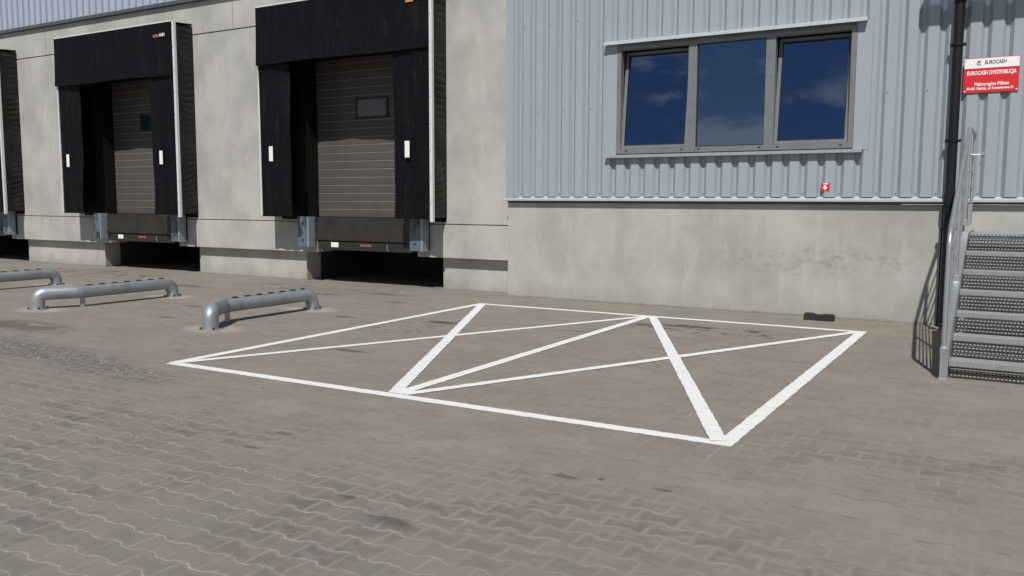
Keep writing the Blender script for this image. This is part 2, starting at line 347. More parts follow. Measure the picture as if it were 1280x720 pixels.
# ------------------------------------------------------------------ mesh helpers
class MB:
    def __init__(s): s.bm = bmesh.new()
    def box(s, x0, x1, y0, y1, z0, z1, bev=0.0):
        vs = [s.bm.verts.new((x, y, z)) for x in (x0, x1) for y in (y0, y1) for z in (z0, z1)]
        F = [(0, 1, 3, 2), (4, 6, 7, 5), (0, 4, 5, 1), (2, 3, 7, 6), (0, 2, 6, 4), (1, 5, 7, 3)]
        fs = [s.bm.faces.new([vs[i] for i in f]) for f in F]
        if bev > 0:
            es = list({e for f in fs for e in f.edges})
            bmesh.ops.bevel(s.bm, geom=es, offset=bev, segments=2, affect='EDGES', profile=.6)
        return s
    def prism(s, pts, axis, a0, a1):
        """pts: 2-D outline in the two other axes (order x,y,z without axis)"""
        def mk(p, a):
            q = list(p); q.insert(axis, a); return s.bm.verts.new(q)
        A = [mk(p, a0) for p in pts]; B = [mk(p, a1) for p in pts]
        n = len(pts); s.bm.faces.new(A); s.bm.faces.new(list(reversed(B)))
        for i in range(n): s.bm.faces.new([A[i], B[i], B[(i + 1) % n], A[(i + 1) % n]])
        return s
    def tube(s, pts, r, seg=16, caps=True):
        pts = [Vector(p) for p in pts]; rings = []
        up = None
        for i, p in enumerate(pts):
            a = pts[max(0, i - 1)]; c = pts[min(len(pts) - 1, i + 1)]
            d = (c - a).normalized()
            if up is None:
                up = d.orthogonal().normalized()
            up = (up - d * up.dot(d)).normalized(); sd = d.cross(up)
            rr = r[i] if isinstance(r, (list, tuple)) else r
            rings.append([s.bm.verts.new(p + (up * math.cos(k / seg * 2 * PI) + sd * math.sin(k / seg * 2 * PI)) * rr) for k in range(seg)])
        for i in range(len(rings) - 1):
            for k in range(seg):
                s.bm.faces.new([rings[i][k], rings[i][(k + 1) % seg], rings[i + 1][(k + 1) % seg], rings[i + 1][k]])
        if caps:
            s.bm.faces.new(list(reversed(rings[0]))); s.bm.faces.new(rings[-1])
        return s
    def bar(s, p, q, w, h, side=Vector((1, 0, 0))):
        """rectangular bar from p to q, w along side, h perpendicular"""
        p, q = Vector(p), Vector(q); d = (q - p).normalized(); sd = (side - d * side.dot(d)).normalized(); u = d.cross(sd)
        A = [s.bm.verts.new(p + sd * a * w / 2 + u * b * h / 2) for a, b in ((-1, -1), (1, -1), (1, 1), (-1, 1))]
        B = [s.bm.verts.new(q + sd * a * w / 2 + u * b * h / 2) for a, b in ((-1, -1), (1, -1), (1, 1), (-1, 1))]
        s.bm.faces.new(list(reversed(A))); s.bm.faces.new(B)
        for i in range(4): s.bm.faces.new([A[i], A[(i + 1) % 4], B[(i + 1) % 4], B[i]])
        return s
    def grid(s, f, nu, nv, thick=None):
        vs = [[s.bm.verts.new(f(i / nu, j / nv)) for j in range(nv + 1)] for i in range(nu + 1)]
        for i in range(nu):
            for j in range(nv): s.bm.faces.new([vs[i][j], vs[i + 1][j], vs[i + 1][j + 1], vs[i][j + 1]])
        if thick:
            t = Vector(thick); ws = [[s.bm.verts.new(v.co + t) for v in r] for r in vs]
            for i in range(nu):
                for j in range(nv): s.bm.faces.new([ws[i][j], ws[i][j + 1], ws[i + 1][j + 1], ws[i + 1][j]])
            for i in range(nu):
                s.bm.faces.new([vs[i][0], ws[i][0], ws[i + 1][0], vs[i + 1][0]]); s.bm.faces.new([vs[i][nv], vs[i + 1][nv], ws[i + 1][nv], ws[i][nv]])
            for j in range(nv):
                s.bm.faces.new([vs[0][j], vs[0][j + 1], ws[0][j + 1], ws[0][j]]); s.bm.faces.new([vs[nu][j], ws[nu][j], ws[nu][j + 1], vs[nu][j + 1]])
        return s
    def build(s, name, mt, parent=None, smooth=False, origin=None):
        bmesh.ops.recalc_face_normals(s.bm, faces=s.bm.faces)
        me = bpy.data.meshes.new(name); s.bm.to_mesh(me); s.bm.free()
        if isinstance(mt, str): mt = M[mt]
        me.materials.append(mt)
        if smooth:
            for p in me.polygons: p.use_smooth = True
            me.set_sharp_from_angle(angle=math.radians(40))
        o = bpy.data.objects.new(name, me); C.objects.link(o)
        if parent is not None:
            o.parent = parent
            off = world_loc(parent)
            me.transform(Matrix.Translation(-off))
        elif origin is not None:
            me.transform(Matrix.Translation(-Vector(origin))); o.location = origin
        return o

def world_loc(o):
    v = Vector(o.location)
    while o.parent: o = o.parent; v += Vector(o.location)
    return v

def thing(name, loc, label, cat, group=None):
    o = bpy.data.objects.new(name, None); C.objects.link(o); o.location = loc; o.empty_display_size = .2
    return tag(o, label, cat, group)
def tag(o, label=None, cat=None, group=None, kind=None):
    if label: o['label'] = label
    if cat: o['category'] = cat
    if group: o['group'] = group
    if kind: o['kind'] = kind
    return o
def copy_tree(o, parent=None):
    c = o.copy(); C.objects.link(c)
    if parent is not None: c.parent = parent
    for ch in list(o.children): copy_tree(ch, c)
    return c

def text(name, s, mt, parent, x, y, z, size, bold=0.0, shear=0.0, width=None, align='CENTER'):
    cu = bpy.data.curves.new(name, 'FONT'); cu.body = s; cu.size = size; cu.align_x = align; cu.align_y = 'CENTER'
    cu.offset = bold; cu.shear = shear; cu.extrude = .0008; cu.resolution_u = 3
    tmp = bpy.data.objects.new(name + '_tmp', cu); C.objects.link(tmp)
    bpy.context.view_layer.update()
    dg = bpy.context.evaluated_depsgraph_get()
    me = bpy.data.meshes.new_from_object(tmp.evaluated_get(dg)); bpy.data.objects.remove(tmp)
    if width:
        xs = [v.co.x for v in me.vertices]; k = width / (max(xs) - min(xs))
        me.transform(Matrix.Diagonal((k, 1, 1, 1)))
    me.transform(Matrix.Rotation(PI / 2, 4, 'X'))
    me.materials.clear(); me.materials.append(M[mt])
    o = bpy.data.objects.new(name, me); C.objects.link(o); o.parent = parent
    o.location = Vector((x, y, z)) - world_loc(parent)
    return o

# ------------------------------------------------------------------ camera
f_px = 1074.478; pitch = 0.10208058; yaw = -0.53236821; roll = 0.00308666
fw = Vector((math.sin(yaw) * math.cos(pitch), math.cos(yaw) * math.cos(pitch), -math.sin(pitch)))
r0 = Vector((math.cos(yaw), -math.sin(yaw), 0)); u0 = r0.cross(fw)
rr = r0 * math.cos(roll) + u0 * math.sin(roll); uu = -r0 * math.sin(roll) + u0 * math.cos(roll)
cam = bpy.data.cameras.new('camera'); co = bpy.data.objects.new('camera', cam); C.objects.link(co)
mw = Matrix((rr, uu, -fw)).transposed().to_4x4(); mw.translation = (0, 0, 1.6); co.matrix_world = mw
cam.sensor_width = 36; cam.lens = 36 * f_px / 1280; cam.clip_end = 2000; cam.clip_start = .05
sc.camera = co

# ------------------------------------------------------------------ ground and painted marking
g = MB(); g.box(-400, 400, -400, 400, -.5, 0); o = g.build('paved_yard', 'ground'); tag(o, kind='structure')

A = (-7.07, 5.46); B = (-7.10, 11.12); Cc = (-1.60, 11.17); D = (-1.60, 5.50); E = (-4.36, 11.14); F_ = (-4.36, 5.50)
mk = thing('painted_marking', (-4.35, 8.3, 0), 'white painted rectangle with crossing diagonal lines on the paved yard', 'road marking')
zl = [.002]
def stripe(p, q, w, nm='painted_line', mt='paint', ext=0):
    zl[0] += .0005; z = zl[0] if mt == 'paint' else .0014
    p = Vector(p); q = Vector(q); L = (q - p).length; d = (q - p) / L; nrm = Vector((-d.y, d.x))
    n = int(L / .03); mb = MB(); vs = []
    for i in range(n + 1):
        c = p + d * (L * i / n)
        a = w / 2 + random.gauss(0, .0026) + .0008 * math.sin(i * .31); b = w / 2 + random.gauss(0, .0026) + .0008 * math.sin(i * .23 + 2)
        vs.append((mb.bm.verts.new((c.x + nrm.x * a, c.y + nrm.y * a, z)), mb.bm.verts.new((c.x - nrm.x * b, c.y - nrm.y * b, z))))
    for i in range(n): mb.bm.faces.new([vs[i][0], vs[i][1], vs[i + 1][1], vs[i + 1][0]])
    return mb.build(nm, mt, mk)
LW = .115
stripe((A[0] - .03, A[1]), (D[0] + .05, D[1]), LW)
stripe((B[0], B[1]), (Cc[0] + .05, Cc[1]), LW)
stripe(A, (B[0], B[1] + .05), LW)
stripe((D[0], D[1] - .05), (Cc[0], Cc[1] + .05), LW)
stripe((A[0] + .03, A[1] + .06), (E[0] - .03, E[1] - .05), LW * .9)
stripe((B[0] + .03, B[1] - .02), (F_[0] - .04, F_[1] + .05), LW)
stripe((F_[0], F_[1] + .04), (E[0], E[1] - .02), LW)
stripe((F_[0] + .06, F_[1] + .05), (Cc[0] - .06, Cc[1] - .08), LW * .9)
stripe((E[0] + .05, E[1]), (D[0] - .05, D[1] + .03), LW)
# chalk lines running past the corners
for p, q in (((A[0] - .8, A[1]), (A[0], A[1])), ((D[0], D[1] - .45), (D[0], D[1])), ((D[0], D[1]), (D[0] + .35, D[1])), ((Cc[0], Cc[1]), (Cc[0], Cc[1] + .35)),
             ((F_[0], F_[1] - .5), (F_[0], F_[1])), ((E[0], E[1]), (E[0], E[1] + .5))):
    stripe(p, q, .018, 'chalk_line', 'chalk')

# ------------------------------------------------------------------ left building (concrete dock wall)
W = 12.45; PIT = 6.43; DX = [-10.65, -17.08, -23.51]
wh = thing('warehouse', (-18, W, 0), 'pale precast concrete warehouse wall with corrugated blue grey band on top', 'warehouse')
XR = -7.36; XL = -31.0
cols = []           # solid x ranges between docks (opening 2.7 wide)
prev = XR
for c in DX: cols.append((c + 1.46, prev)); prev = c - 1.46
cols.append((XL, prev))
seams = [-13.89, -20.30, -26.7]
def split(x0, x1):
    out = []; hi = x1
    for s_ in seams:
        if x0 < s_ < hi: out.append((s_ + .006, hi)); hi = s_ - .006
    out.append((x0, hi)); return out
def panels(zr, y0, rng, mt, name, bev=.006, yb=None):
    for a, b in rng:
        for p, q in split(a, b):
            MB().box(p, q, y0, yb or y0 + .45, zr[0], zr[1], bev).build(name, mt, wh)
for a, b in cols: MB().box(a, b, W, W + .45, 1.178, 4.994, .006).build('concrete_panel', 'panel', wh)
for c in DX: MB().box(c - 1.459, c + 1.459, W + .001, W + .45, 4.30, 4.994).build('lintel', 'panel', wh)
panels((5.016, 5.66), W, [(XL, XR)], 'panel', 'concrete_panel')
bcols = []; prev = XR
for c in DX: bcols.append((c + 1.34, prev)); prev = c - 1.08
bcols.append((XL, prev))
for a, b in bcols: MB().box(a, b, W, W + .45, .58, 1.162, .006).build('concrete_panel', 'panel', wh)
pcols = []; prev = XR
for c in DX: pcols.append((c + 1.80, prev)); prev = c - 1.50
pcols.append((XL, prev))
for a, b in pcols:
    MB().box(a, b, W + .15, W + .55, -.2, .575, .006).build('plinth', 'plinth', wh)
MB().box(XL, XR, W + .02, W + .2, 4.992, 5.018).build('joint_filler', 'joint', wh)
for s_ in seams: MB().box(s_ - .01, s_ + .01, W + .02, W + .3, 5.02, 5.64).build('joint_filler', 'joint', wh)
# (joint behind the low seam)
for a, b in bcols: MB().box(a + .01, b - .01, W + .02, W + .2, 1.160, 1.178).build('joint_filler', 'joint', wh)
# interior behind the openings: slab, pit and tunnel walls
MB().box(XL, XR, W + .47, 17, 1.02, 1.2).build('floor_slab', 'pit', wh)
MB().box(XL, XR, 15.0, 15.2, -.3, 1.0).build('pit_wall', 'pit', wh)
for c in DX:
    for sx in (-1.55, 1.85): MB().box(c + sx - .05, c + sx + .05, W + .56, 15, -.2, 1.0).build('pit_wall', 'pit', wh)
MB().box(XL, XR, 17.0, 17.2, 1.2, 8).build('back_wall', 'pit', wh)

def corrugated(x_start, x_end, y, z0, z1, phase, name, mt, parent, holes=(), pitch=.2355, depth=.050, prof4=(.095, .064, .026, -.020)):
    """sheet: wide outer pans, narrow grooves (sloped sides). y = outer face."""
    prof = []      # (x, y)
    k0 = int(math.floor((x_start - phase) / pitch)) - 1; x = None
    k = k0
    while True:
        xr = phase + k * pitch
        pts = [(xr - prof4[0], y), (xr - prof4[1], y + depth), (xr - prof4[2], y + depth), (xr - prof4[3], y)]
        prof += pts
        if xr > x_end + pitch: break
        k += 1
    # clip
    out = []
    for i in range(len(prof) - 1):
        (xa, ya), (xb, yb) = prof[i], prof[i + 1]
        if xb <= x_start or xa >= x_end: continue
        f0 = max(0, (x_start - xa) / (xb - xa)); f1 = min(1, (x_end - xa) / (xb - xa))
        pa = (xa + (xb - xa) * f0, ya + (yb - ya) * f0); pb = (xa + (xb - xa) * f1, ya + (yb - ya) * f1)
        if not out: out.append(pa)
        out.append(pb)
    mb = MB(); A_ = [mb.bm.verts.new((a, b, z0)) for a, b in out]; B_ = [mb.bm.verts.new((a, b, z1)) for a, b in out]
    for i in range(len(out) - 1): mb.bm.faces.new([A_[i], A_[i + 1], B_[i + 1], B_[i]])
    o = mb.build(name, mt, parent)
    so = o.modifiers.new('s', 'SOLIDIFY'); so.thickness = .0015; so.offset = 0
    return o
corrugated(XL, XR - .02, W - .075, 5.74, 9.0, -7.032, 'wall_cladding', 'clad_left', wh, prof4=(.125, .117, .03, 0))
MB().box(XL, XR - .02, W - .02, W + .4, 5.67, 9.0).build('backing_wall', 'flash_dark', wh)
# trim under the upper cladding: dark drip
MB().prism([(W - .078, 5.735), (W - .085, 5.665), (W - .02, 5.655), (W - .02, 5.735)], 0, XL, XR - .02).build('drip_trim', 'flash_dark', wh)
MB().box(XL, XR, W - .15, W + 6, 9.0, 9.12).build('parapet', 'flash', wh)

# ------------------------------------------------------------------ loading doors
def make_door(c, label):
    d = thing('loading_door', (c, 12.93, 1.2), label, 'door', 'sectional loading doors behind the docks')
    x0, x1 = c - 1.50, c + 1.50
    mb = MB(); n = 20; h = .155; z = 1.26
    for i in range(n):
        mb.box(x0, x1, 12.93, 12.97, z + i * h + .004, z + (i + 1) * h - .006, .003)
    mb.box(x0, x1, 12.955, 12.985, 1.26, z + n * h)
    mb.build('door_panel', 'door', d)
    ml = MB()  # pale strips paint the sunlit glint along each slat edge
    for i in range(n): ml.box(x0, x1, 12.9285, 12.935, z + (i + 1) * h - .011, z + (i + 1) * h - .002)
    ml.build('edge_glint', 'door_glint', d)
    MB().box(x0, x1, 12.915, 12.99, 1.2, 1.262, .006).build('bottom_seal', 'rubber', d)
    wx0, wx1, wz0, wz1 = c - .45, c + .33, 3.14, 3.53
    fr = MB()
    fr.box(wx0, wx1, 12.905, 12.925, wz0, wz0 + .04, .006); fr.box(wx0, wx1, 12.905, 12.925, wz1 - .04, wz1, .006)
    fr.box(wx0, wx0 + .045, 12.903, 12.925, wz0 + .01, wz1 - .01, .006); fr.box(wx1 - .045, wx1, 12.903, 12.925, wz0 + .01, wz1 - .01, .006)
    w = fr.build('door_window', 'gasket', d)
    p = MB().box(wx0 + .04, wx1 - .04, 12.912, 12.922, wz0 + .035, wz1 - .035).build('pane', 'door_glass_solid', w)
    return d
mm, tt, bb = mat('door_pane', .12, 0, (.012, .022, .055), .5); M['door_glass_solid'] = mm

# ------------------------------------------------------------------ dock shelters
SH_W, YF, SZ0, SZ1 = 4.02, 11.93, 1.27, 5.17
def make_shelter(c, label):
    s = thing('dock_shelter', (c, W, SZ0), label, 'dock shelter', 'black dock shelters on the warehouse wall')
    xl, xr = c - SH_W / 2, c + SH_W / 2
    rnd = random.Random(int(c * 100))
    ph = [rnd.uniform(0, 6.28) for _ in range(8)]
    # side bellows, crumpled fabric between front frame and wall
    for sx, xs in ((-1, xl), (1, xr)):
        def fcurve(u, v, xs=xs, sx=sx):
            y = YF + .05 + u * (W - YF - .055); z = SZ0 + .02 + v * (SZ1 - SZ0 - .04)
            tri = z * 2 * PI / .125 + 1.3 * math.sin(z * 2.3 + ph[0]) + (u - .5) * 2.2 * math.sin(z * 1.7 + ph[1]) + (5.0 * max(0, 2.3 - z)) * (.5 - u) + 1.0 * math.sin(u * 5 + z * 3)
            w = math.sin(u * PI) ** .6
            amp = .6 + .4 * math.sin(z * 3.7 + ph[4])
            dx = .042 * w * amp * (abs(math.sin(tri * .5)) - .5) + .012 * w * math.sin(z * 7 + u * 4 + ph[2]) - .012 * w
            return (xs - sx * .02 + sx * dx, y, z)
        MB().grid(fcurve, 10, 300, thick=(-sx * .008, 0, 0)).build('side_curtain', 'bellows', s, smooth=True)
    def top(u, v):
        y = YF + .05 + v * (W - YF - .055)
        return (xl + .03 + u * (SH_W - .06), y, SZ1 + .03 + .015 * math.sin(u * 60) * math.sin(v * PI) + v * .03)
    MB().grid(top, 60, 6, thick=(0, 0, -.008)).build('top_cover', 'bellows', s, smooth=True)
    # aluminium frame profiles
    MB().box(xr - .005, xr + .052, YF - .012, YF + .05, SZ0 - .05, SZ1 + .02, .004).build('frame_profile', 'alu', s)
    MB().box(xl - .022, xl + .016, YF + .004, YF + .05, SZ0 + .02, SZ1 + .02, .004).build('frame_profile', 'alu', s)
    MB().box(xl - .02, xr - .008, YF - .012, YF + .05, SZ1 + .022, SZ1 + .05, .004).build('frame_profile', 'alu', s)
    # rivets on the right profile
    for k in range(9):
        z = SZ0 + .25 + k * .45; MB().tube([(xr + .018, YF - .016, z), (xr + .018, YF - .010, z)], .007, 8).build('rivet', 'dark_steel', s)
    # dark pads and linings, added to darken the shaded wall and jambs
    MB().box(xl + .03, c - 1.462, W - .012, W - .003, SZ0 - .06, SZ1 - .1).build('side_shade_pad', 'shade_pad', s)
    MB().box(c + 1.462, xr - .03, W - .012, W - .003, SZ0 - .06, SZ1 - .1).build('side_shade_pad', 'shade_pad', s)
    MB().box(c - 1.50, c + 1.50, W - .013, W - .003, 4.28, SZ1 - .1).build('head_shade_pad', 'shade_pad', s)
    MB().box(c - 1.459, c - 1.445, W - .012, 12.90, SZ0 - .04, 4.29).build('jamb_shade_lining', 'shade_pad', s)
    MB().box(c - 1.459, c + 1.459, W - .012, 12.90, 4.288, 4.298).build('head_shade_lining', 'shade_pad', s)
    MB().box(c + 1.445, c + 1.459, W - .012, 12.90, SZ0 - .04, 4.29).build('jamb_shade_lining', 'shade_pad', s)
    # side flaps
    for sx, a, b in ((-1, xl + .004, xl + .77), (1, xr - .79, xr - .008)):
        def flap(u, v, a=a, b=b, sx=sx):
            x = a + (b - a) * u; z = SZ0 + v * (SZ1 - .2 - SZ0)
            inner = u if sx < 0 else 1 - u
            y = YF + .012 + .018 * inner * math.sin(z * 1.7 + ph[3] + sx) + .010 * inner * math.sin(z * 4.3 + ph[4] + 3 * u) + .02 * inner * inner
            y += .008 * math.sin(x * 22 + ph[5]) + .014 * math.sin(x * 7 + z * .8 + ph[1]) * (1 - v)
            x += (.012 * math.sin(z * 1.3 + ph[6]) if inner > .9 else 0)
            return (x, y, z)
        MB().grid(flap, 14, 50, thick=(0, .012, 0)).build('side_flap', 'fabric', s, smooth=True)
    # top curtain
    def curt(u, v):
        x = xl - .008 + (SH_W - .004) * u; z = 4.13 + v * (SZ1 + .02 - 4.13)
        free = 1 - v
        y = YF - .022 - .03 * free * free + .012 * free * math.sin(x * 3.1 + ph[7]) + .006 * free * math.sin(x * 9 + ph[2])
        z += free * .012 * math.sin(x * 2.2 + ph[1])
        return (x, y, z)
    MB().grid(curt, 60, 16, thick=(0, .010, 0)).build('top_curtain', 'fabric', s, smooth=True)
    # white markers
    for x in (xl + .31, xr - .47):
        MB().box(x - .05, x + .05, YF - .022, YF - .016, 2.32, 2.60, .002).build('white_marker', 'white_patch', s)
    return s

# ------------------------------------------------------------------ levellers, bumpers
def tread_plate():
    m, t, b = mat('tread_plate', .5, .3, (.045, .040, .033))
    p = t.coord(); x, y, z = t.sep(p)
    a = t.m('SINE', t.m('MULTIPLY', t.m('ADD', x, z), 95)); c = t.m('SINE', t.m('MULTIPLY', t.m('SUBTRACT', x, z), 95))
    k = t.ramp(t.m('MULTIPLY', a, c), .25, .7)
    col = t.mix(t.m('MULTIPLY', k, t.ramp(t.noise(p, 2.5, 4), .3, .6)), (.022, .020, .017), (.085, .080, .068))
    t.l.new(col, b.inputs['Base Color']); t.l.new(t.bump(k, .5, .003), b.inputs['Normal']); return m
M['tread_plate'] = tread_plate()
def make_leveller(c, label):
    s = thing('dock_leveller', (c, W, .62), label, 'dock leveller', 'dock levellers under the loading doors')
    MB().box(c - 1.07, c + 1.33, W - .02, W + .7, 1.19, 1.232, .004).build('platform', 'tread_plate', s)
    # folded lip hanging in front
    MB().prism([(W - .05, 1.24), (W - .09, 1.225), (W - .12, .83), (W - .10, .82), (W - .03, 1.20), (W - .02, 1.24)], 0, c - .99, c + 1.29).build('lip', 'tread_plate', s)
    hg = MB(); hg.tube([(c - 1.05, W - .04, 1.235), (c + 1.32, W - .04, 1.235)], .016, 10); hg.build('hinge', 'dark_steel', s, smooth=True)
    MB().box(c - .95, c + 1.29, W - .10, W + .02, .645, .80, .006).build('front_beam', 'dark_steel', s)
    MB().box(c - 1.07, c + 1.33, W + .02, W + .03, .80, 1.19).build('front_plate', 'dark_steel', s)
    MB().box(c - .62, c - .44, W - .106, W - .100, .70, .79).build('rating_label', 'white_patch', s)
    text('maker_name', 'HORMANN', 'pinkred', s, c + .23, W - .106, .745, .055, .001, width=.26)
    for sx in (-.97, 1.24):
        MB().box(c + sx - .05, c + sx + .05, W - .125, W - .06, .80, .86, .004).build('lip_support', 'dark_steel', s)
    hk = MB(); hk.tube([(c + .75, W - .115, .78), (c + .745, W - .13, .72), (c + .76, W - .115, .66)], .008, 6); hk.build('service_hook', 'galv', s)
    return s
def make_bumper(x, label, narrow=False):
    s = thing('dock_bumper', (x, W, .98), label, 'bumper', 'steel faced dock bumpers beside the levellers')
    w = .155
    MB().box(x - w, x + w, W - .17, W, .70, 1.26, .01).build('rubber_block', 'rubber', s)
    pl = MB().box(x - w, x + w - .06, W - .19, W - .172, .69, 1.27, .004).build('face_plate', 'steel_plate', s)
    MB().prism([(x + w - .058, W - .205), (x + w - .004, W - .215), (x + w + .012, W - .05), (x + w + .004, W - .05), (x + w - .01, W - .192), (x + w - .058, W - .19)], 2, .69, 1.27).build('side_plate', 'steel_edge', s)
    for z in (.82, 1.14): MB().tube([(x - .03, W - .198, z), (x - .03, W - .188, z)], .022, 8).build('bolt', 'dark_steel', pl)
    return s

names = ['nearest the blue grey clad building', 'in the middle, with a small red printed name', 'cut off by the left edge of the picture']
sh = ['largest black dock shelter, next to the corrugated grey wall', 'middle black dock shelter, between two pale concrete wall panels', 'black dock shelter cut by the left edge, only its right side showing']
dr = ['grey slatted loading door in the nearest dock, with a rounded blue window', 'grey slatted loading door in the middle dock shelter', 'grey slatted loading door of the leftmost dock, mostly outside the picture']
lv = ['dark tread plate dock leveller under the nearest loading door', 'dark tread plate dock leveller under the middle loading door', 'dark dock leveller of the leftmost dock, cut by the picture edge']
bn = ['nearest dock', 'middle dock', 'leftmost dock']
shelters = []
for i, c in enumerate(DX):
    make_door(c, dr[i]); shelters.append(make_shelter(c, sh[i])); make_leveller(c, lv[i])
    make_bumper(c - 1.235, 'steel faced bumper at the left end of the %s leveller' % bn[i])
    make_bumper(c + 1.465, 'steel faced bumper at the right end of the %s leveller' % bn[i])
    s = shelters[-1]
    if i == 0:
        MB().box(c + 1.55, c + 1.71, YF - .045, YF - .042, 4.90, 4.99).build('logo_block', 'orange', s)
        text('maker_name', 'HORMANN', 'sign_white', s, c + 1.83, YF - .046, 4.95, .07, .001, width=.20)
    else:
        text('maker_name', 'HORM', 'pinkred', s, c + 1.55, YF - .046, 4.93, .09, .002, width=.17)
        text('maker_name', 'ANN', 'sign_white', s, c + 1.74, YF - .046, 4.94, .09, .002, width=.17)

# ------------------------------------------------------------------ right building
Y0 = 12.30; CY = 12.24
off = thing('office_building', (-3, Y0, 0), 'blue grey corrugated steel wall above a low concrete wall', 'building')
BX0, BX1 = -7.33, 8.0
MB().box(BX0, -.865, Y0, Y0 + .4, -.2, 1.555, .006).build('base_wall', 'base', off)
MB().box(-.848, BX1, Y0, Y0 + .4, -.2, 1.555, .006).build('base_wall', 'plinth', off)
MB().box(-.87, -.843, Y0 + .02, Y0 + .3, 0, 1.55).build('joint_filler', 'joint', off)
# base drip flashing
MB().prism([(CY + .05, 1.655), (CY - .03, 1.622), (CY - .03, 1.592), (CY - .022, 1.588), (CY + .05, 1.62)], 0, BX0 - .02, BX1).build('drip_flashing', 'flash', off)
MB().box(BX0, BX1, Y0 - .025, Y0 + .05, 1.56, 1.598).build('shade_strip', 'flash_dark', off)  # dark strip in place of the shade under the drip flashing
MB().box(BX0 + .02, BX1, Y0 + .06, Y0 + .1, 1.6, 2.30).build('backing_wall', 'flash_dark', off)
MB().box(BX0 + .02, BX1, Y0 + .06, Y0 + .1, 3.90, 9.0).build('backing_wall', 'flash_dark', off)
MB().box(BX0 + .02, -5.37, Y0 + .06, Y0 + .1, 2.3, 3.9).build('backing_wall', 'flash_dark', off)
MB().box(-1.97, BX1, Y0 + .06, Y0 + .1, 2.3, 3.9).build('backing_wall', 'flash_dark', off)
PHS = -7.032
WX0, WX1, WZ0, WZ1 = -5.37, -1.97, 2.30, 3.90
corrugated(BX0 + .12, WX0 - .17, CY, 1.652, 9.0, PHS, 'wall_cladding', 'clad', off)
corrugated(WX0 - .17, WX1 + .20, CY, 1.652, WZ0 - .03, PHS, 'wall_cladding', 'clad', off)
corrugated(WX0 - .17, WX1 + .20, CY, WZ1 + .07, 9.0, PHS, 'wall_cladding', 'clad', off)
corrugated(WX1 + .20, BX1, CY, 1.652, 9.0, PHS, 'wall_cladding', 'clad', off)
# corner flashing and the recess strip beside it
MB().prism([(BX0 - .0, CY - .014), (BX0 + .15, CY - .014), (BX0 + .15, CY - .004), (BX0 + .012, CY - .004), (BX0 + .012, W + .1), (BX0, W + .1)], 2, 1.632, 9.0).build('corner_flashing', 'clad', off)
MB().box(BX0 - .045, BX0 - .001, W - .02, W + .2, 1.18, 9).build('joint_filler', 'joint', off)
MB().box(BX0, BX1, CY - .05, CY + 5, 9.0, 9.12).build('parapet', 'flash', off)
# flat plates left and right of the window
for a, b in ((WX0 - .168, WX0 - .002), (WX1 + .002, WX1 + .198)):
    MB().box(a, b, CY - .006, CY + .05, WZ0 - .028, WZ1 + .068, .003).build('jamb_flashing', 'clad', off)
# screws
for k in range(29):
    xk = PHS + k * .2355 + .07
    if xk > -.1: break
    for z in (1.70, 3.0, 4.35):
        low_ = z < 2; dyk = .045 if low_ else 0
        xk = PHS + k * .2355 + (-.042 if low_ else .045)
        if WX0 - .2 < xk < WX1 + .2 and z > 2: continue
        if (k + int(z)) % 2 and z > 2: continue
        MB().tube([(xk, CY - .008 + dyk, z), (xk, CY + .002 + dyk, z)], .007, 8).build('screw', 'flash_dark', off)

# window
win = thing('office_window', (-3.67, CY, WZ0), 'wide three part window with grey frame in the corrugated wall', 'window')
fy0, fy1 = CY - .015, CY + .10
fr = MB()
fr.box(WX0, WX1, fy0, fy1, WZ0, WZ0 + .075, .004)
fr.box(WX0, WX1, fy0, fy1, WZ1 - .06, WZ1, .004)
for a, b in ((WX0, WX0 + .065), (-4.255, -4.125), (-3.145, -3.015), (WX1 - .065, WX1)):
    fr.box(a, b, fy0 + .002, fy1 - .002, WZ0 + .07, WZ1 - .055, .004)
fr = fr.build('frame', 'frame', win)
for x in (-5.2, -4.33, -4.07, -3.2, -2.95, -2.12):
    MB().box(x - .018, x + .018, fy0 - .003, fy0 + .001, WZ0 + .035, WZ0 + .052).build('drain_slot', 'gasket', fr)
panes = ((WX0 + .065, -4.255, True), (-4.125, -3.145, False), (-3.015, WX1 - .065, True))
